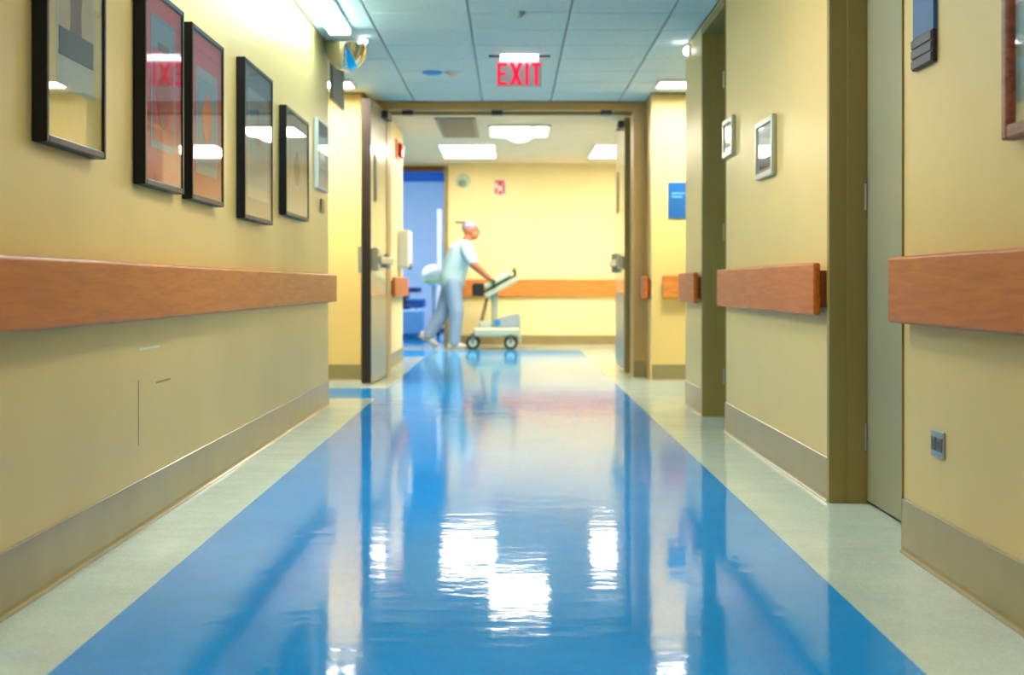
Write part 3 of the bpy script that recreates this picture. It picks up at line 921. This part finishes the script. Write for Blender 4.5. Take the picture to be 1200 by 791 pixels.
# pale case in front of it
t = thing('equipment_case', 'light blue rounded case on the floor before the treatment chair', 'case', (-1.55, 21.2, 0))
case_m = mat('pale_blue_case', srgb(130, 184, 226), .4)
obj('body', bx(-1.75, -1.34, 21.0, 21.4, .05, .44, bev=.05, seg=3), case_m, t)
obj('handle', tube(BM(), [(-1.63, 21.2, .43), (-1.63, 21.2, .49), (-1.46, 21.2, .49), (-1.46, 21.2, .43)], .014, 8), 'dark', t, True)
for (x, y) in ((-1.7, 21.05), (-1.39, 21.05), (-1.7, 21.35), (-1.39, 21.35)):
    obj('foot', bx(x - .03, x + .03, y - .03, y + .03, 0, .06), 'dark', t)
# rolling stool-like stand carrying a white round head
t = thing('examination_lamp', 'white round headed lamp on a rolling stand in the blue room', 'lamp', (-1.20, 21.9, 0))
obj('head', ball(BM(), (-1.23, 21.9, .98), (.19, .17, .17), 24), mat('cream_shell', srgb(236, 238, 214), .4), t, True)
obj('band', tube(BM(), [(-1.23, 21.9, .86), (-1.23, 21.9, .91)], [.15, .175], 24), mat('yellow_band', srgb(220, 226, 120), .4), t, True)
obj('stem', tube(BM(), [(-1.23, 21.9, .10), (-1.23, 21.9, .84)], .022, 10), 'steel', t, True)
b = BM()
for k in range(5):
    a = 2 * math.pi * k / 5
    tube(b, [(-1.23, 21.9, .11), (-1.23 + .24 * math.cos(a), 21.9 + .24 * math.sin(a), .07)], [.022, .016], 8)
obj('spider_base', b, 'dark', t, True)
for k in range(5):
    a = 2 * math.pi * k / 5
    obj('caster', disc(BM(), (-1.23 + .24 * math.cos(a), 21.9 + .24 * math.sin(a), .032), (-math.sin(a), math.cos(a), 0), .032, .02, 14), 'black', t)

# ================================================================ THE CART
CY = 17.5
c = thing('treatment_cart', 'pale wheeled hospital cart with tilted console pushed by the person', 'cart', (-.17, CY, 0))
cream = mat('cart_cream', srgb(178, 188, 164), .35, var=.03)
green = mat('cart_pale_green', srgb(172, 200, 178), .3, var=.03)
rubber = mat('rubber_black', srgb(26, 26, 28), .6)
obj('base', bx(-.47, .12, CY - .24, CY + .24, .165, .275, bev=.03, seg=3), cream, c)
obj('base_upstand', bx(-.40, -.24, CY - .2, CY + .2, .265, .36, bev=.02), cream, c)
for x in (-.475, .005):
    for y in (CY - .22, CY + .22):
        s = -1 if y < CY else 1
        w_ = obj('wheel', disc(BM(), (x, y, .088), (0, 1, 0), .088, .045, 28), rubber, c)
        obj('hub', disc(BM(), (x + .0, y + s * .012, .088), (0, 1, 0), .052, .036, 20), cream, w_)
        fk = BM()
        box(fk, x - .02, x + .02, y - .034, y - .026, .08, .19)
        box(fk, x - .02, x + .02, y + .026, y + .034, .08, .19)
        box(fk, x - .03, x + .03, y - .034, y + .034, .175, .195)
        obj('caster_fork', fk, 'grey', w_)
obj('rear_post', tube(BM(), [(-.375, CY, .33), (-.285, CY, .70)], [.022, .02], 12), mat('post_tan', srgb(168, 146, 108), .4), c, True)
obj('column', bx(-.245, -.155, CY - .07, CY + .07, .26, .73, bev=.02, seg=2), cream, c)
obj('bumper_post', bx(.10, .135, CY - .2, CY + .2, .08, .44, bev=.012), cream, c)
bin_ = obj('storage_bin', prism(BM(), [(-.20, .275), (.095, .275), (.11, .46), (-.02, .43), (-.20, .385)], 'xz', CY - .2, CY + .2), mat('bin_grey', srgb(158, 166, 164), .45), c)
obj('blue_tag', bx(-.205, -.13, CY - .205, CY - .2, .30, .375), mat('tag_blue', srgb(28, 120, 190), .5), bin_)
# tilted console
TA = math.atan2(.22, .40)
def tilt(bm):
    bmesh.ops.transform(bm, matrix=Matrix.Translation((-.36, CY, .715)) @ Matrix.Rotation(-TA, 4, 'Y'), verts=bm.verts)
    return bm
con = obj('console', tilt(bx(0.02, .505, -.22, .22, -.085, -.012, bev=.015)), cream, c)
obj('top_plate', tilt(bx(0.0, .50, -.225, .225, -.012, .010, bev=.004)), rubber, con)
obj('pale_cover', tilt(bx(.06, .44, -.2, .2, .010, .085, bev=.025, seg=3)), green, con)
obj('end_stop', tilt(bx(.475, .505, -.2, .2, .008, .075, bev=.006)), rubber, con)
obj('battery_box', bx(-.485, -.335, CY - .17, CY + .17, .675, .845, bev=.025), rubber, c)
obj('lamp_knob', ball(BM(), (.06, CY, 1.06), (.035, .035, .035)), mat('knob_yellow', srgb(232, 214, 130), .4), c, True)
obj('knob_stem', tube(BM(), [(.075, CY, .97), (.062, CY, 1.04)], .01, 8), 'grey', c, True)
# push bar
HB = (-.215, .868)
obj('push_bar', tube(BM(), [(HB[0], CY - .26, HB[1]), (HB[0], CY + .26, HB[1])], .014, 12), rubber, c, True)
for s in (-1, 1):
    obj('push_bar_arm', tube(BM(), [(HB[0], CY + s * .245, HB[1]), (HB[0] - .0, CY + s * .235, HB[1] - .085)], .012, 10), rubber, c, True)

# ================================================================ THE PERSON
skin = mat('skin', srgb(176, 104, 74), .55, var=.05)
shirt_m = mat('pale_blue_scrub_top', srgb(162, 194, 204), .8, var=.04, bump=.004, bump_scale=14)
pants_m = mat('grey_blue_trousers', srgb(138, 160, 190), .8, var=.06, bump=.005, bump_scale=12)
shoe_m = mat('white_shoes', srgb(214, 216, 214), .5)
sole_m = mat('shoe_sole', srgb(150, 152, 158), .6)
hair_m = mat('grey_cap', srgb(128, 116, 140), .8)
p = thing('person', 'person in pale blue scrub top and grey-blue trousers leaning forward pushing the cart', 'person', (-.78, CY, 0))
PY = CY
def V(x, z, y=0.0):
    return Vector((x, PY + y, z))
SH = {-1: V(-.555, 1.305, -.185), 1: V(-.555, 1.305, .185)}
EL = {-1: V(-.475, 1.085, -.275), 1: V(-.475, 1.085, .275)}
WR = {-1: V(-.292, .925, -.20), 1: V(-.292, .925, .20)}
HIP = {-1: V(-.735, .86, -.09), 1: V(-.755, .86, .09)}
KN = {-1: V(-.690, .475, -.10), 1: V(-.862, .475, .09)}
AN = {-1: V(-.712, .105, -.10), 1: V(-1.060, .185, .09)}
def limb(bm, pts, rad, n=14):
    fine, fr = [], []
    for i in range(len(pts) - 1):
        for k in range(4):
            u = k / 4
            fine.append(pts[i].lerp(pts[i + 1], u))
            fr.append(rad[i] * (1 - u) + rad[i + 1] * u)
    fine.append(pts[-1])
    fr.append(rad[-1])
    tube(bm, fine, fr, n)
    ball(bm, pts[0], rad[0], 14)
    ball(bm, pts[-1], rad[-1], 14)
    for q, r in list(zip(pts, rad))[1:-1]:
        ball(bm, q, r * 1.0, 14)
def torso_rings(g):
    return [((-.748, PY, .80), .140 + g, .175 + g, .1), ((-.740, PY, .90), .148 + g, .18 + g, .2), ((-.712, PY, 1.02), .146 + g, .17 + g, .28),
            ((-.672, PY, 1.15), .148 + g, .18 + g, .32), ((-.630, PY, 1.27), .136 + g, .19 + g, .36), ((-.597, PY, 1.345), .088 + g, .15 + g, .4), ((-.580, PY, 1.385), .05 + g * .5, .07 + g * .5, .4)]
hc = V(-.505, 1.515)
body = BM()
loft(body, torso_rings(0))
limb(body, [V(-.588, 1.34), V(-.545, 1.42), V(-.520, 1.47)], [.062, .056, .055])
# head: skull, jaw, nose, brow, ears
ball(body, hc + Vector((-.012, 0, .022)), (.098, .076, .092), 24)
ball(body, hc + Vector((.035, 0, -.045)), (.066, .058, .072), 20)
ball(body, hc + Vector((.052, 0, -.088)), (.032, .036, .026), 14)
tube(body, [hc + Vector((.088, 0, .02)), hc + Vector((.112, 0, -.022)), hc + Vector((.090, 0, -.035))], [.010, .017, .012], 8)
ball(body, hc + Vector((.078, 0, .030)), (.018, .05, .014), 12)
ball(body, hc + Vector((.090, 0, -.062)), (.014, .026, .010), 10)
for s in (-1, 1):
    ball(body, hc + Vector((-.012, s * .078, -.005)), (.022, .012, .034), 12)
for s in (-1, 1):
    limb(body, [SH[s], EL[s], WR[s]], [.056, .052, .037])
    # palm lies on the push bar, fingers go over and under it
    W = WR[s]
    palm0 = W
    kn_c = Vector((HB[0] - .022, W.y, HB[1] + .026))
    for k, (dy, ln) in enumerate(((-.032, .9), (-.011, 1.0), (.011, .96), (.032, .8))):
        y = W.y + dy
        a = Vector((HB[0] - .024, y, HB[1] + .026))
        limb(body, [W + Vector((.01, dy * .6, .0)), a], [.021, .013], 10)
        r = .0235
        cpts = [a]
        for q in range(1, 5):
            th = math.radians(130 - q * 48 * ln)
            cpts.append(Vector((HB[0] + r * math.cos(th) * 1.02, y, HB[1] + r * math.sin(th) * 1.02)))
        tube(body, cpts, [.0125, .012, .0115, .011, .0095], 8)
        ball(body, cpts[-1], .0095, 8)
    ti = -s * .045
    tp = [W + Vector((.012, ti * .5, -.006)), Vector((HB[0] - .030, W.y + ti, HB[1] + .004)), Vector((HB[0] - .012, W.y + ti * 1.05, HB[1] - .024)), Vector((HB[0] + .012, W.y + ti * .9, HB[1] - .026))]
    tube(body, tp, [.018, .015, .012, .010], 8)
    ball(body, tp[-1], .010, 8)
for s in (-1, 1):
    limb(body, [HIP[s], KN[s], AN[s]], [.08, .055, .038])
body_o = obj('body', remesh(body, .0065, 3), skin, p, True)
for s in (-1, 1):
    e = BM()
    ball(e, hc + Vector((.082, s * .030, .014)), (.008, .013, .009), 12)
    obj('eye', e, 'dark', body_o, True)
sh = BM()
loft(sh, torso_rings(.017))
for s in (-1, 1):
    limb(sh, [SH[s] + Vector((-.005, 0, 0)), SH[s].lerp(EL[s], .80)], [.086, .078])
    ball(sh, SH[s] + Vector((-.03, -s * .03, .015)), .075, 14)
obj('scrub_top', remesh(sh, .012, 5), shirt_m, p, True)
pn = BM()
loft(pn, [((-.742, PY, .745), .135, .175, .05), ((-.745, PY, .84), .150, .186, .1), ((-.742, PY, .92), .146, .182, .15)])
for s in (-1, 1):
    end = AN[s] + (Vector((0, 0, .0)) if s < 0 else Vector((.01, 0, .0)))
    limb(pn, [HIP[s], KN[s], end], [.118, .098, .080])
obj('trousers', remesh(pn, .012, 5), pants_m, p, True)
# shoes: front foot flat, rear foot rolling off its toes
def shoe(ankle, pitch):
    def place(bm):
        bmesh.ops.transform(bm, matrix=Matrix.Translation(ankle) @ Matrix.Rotation(pitch, 4, 'Y') , verts=bm.verts)
        return bm
    up = BM()
    loft(up, [((-.085, 0, -.045), .01, .02, math.pi / 2), ((-.075, 0, -.045), .042, .036, math.pi / 2), ((-.02, 0, -.035), .055, .04, math.pi / 2), ((.06, 0, -.052), .040, .044, math.pi / 2),
              ((.13, 0, -.064), .028, .044, math.pi / 2), ((.178, 0, -.072), .016, .03, math.pi / 2), ((.19, 0, -.074), .005, .012, math.pi / 2)])
    limb(up, [Vector((0, 0, .03)), Vector((0, 0, -.03))], [.042, .045])
    u = remesh(up, .009, 3)
    o = obj('shoe', place(u), shoe_m, p, True)
    out = [(-.092, -.02), (-.092, .02), (-.06, .038), (.05, .044), (.13, .046), (.185, .028), (.195, 0), (.185, -.028), (.13, -.046), (.05, -.044), (-.06, -.038)]
    so = prism(BM(), out, 'xy', -.104, -.078)
    obj('sole', place(so), sole_m, o)
shoe(Vector((AN[-1].x, AN[-1].y, .1045)), 0.0)
shoe(Vector((AN[1].x, AN[1].y, .203)), .50)
# cap with its peak turned backwards
cp = BM()
ball(cp, hc + Vector((-.018, 0, .036)), (.103, .084, .088), 24)
bmesh.ops.bisect_plane(cp, geom=cp.verts[:] + cp.edges[:] + cp.faces[:], plane_co=hc + Vector((0, 0, .035)), plane_no=(.12, 0, -1), clear_outer=True)
cap = obj('cap', cp, hair_m, p, True)
pk = prism(BM(), [(hc.x - .10, PY - .07), (hc.x - .16, PY - .06), (hc.x - .20, PY - .02), (hc.x - .20, PY + .02), (hc.x - .16, PY + .06), (hc.x - .10, PY + .07), (hc.x - .06, PY)], 'xy', hc.z + .098, hc.z + .116)
obj('peak', pk, 'dark', cap)
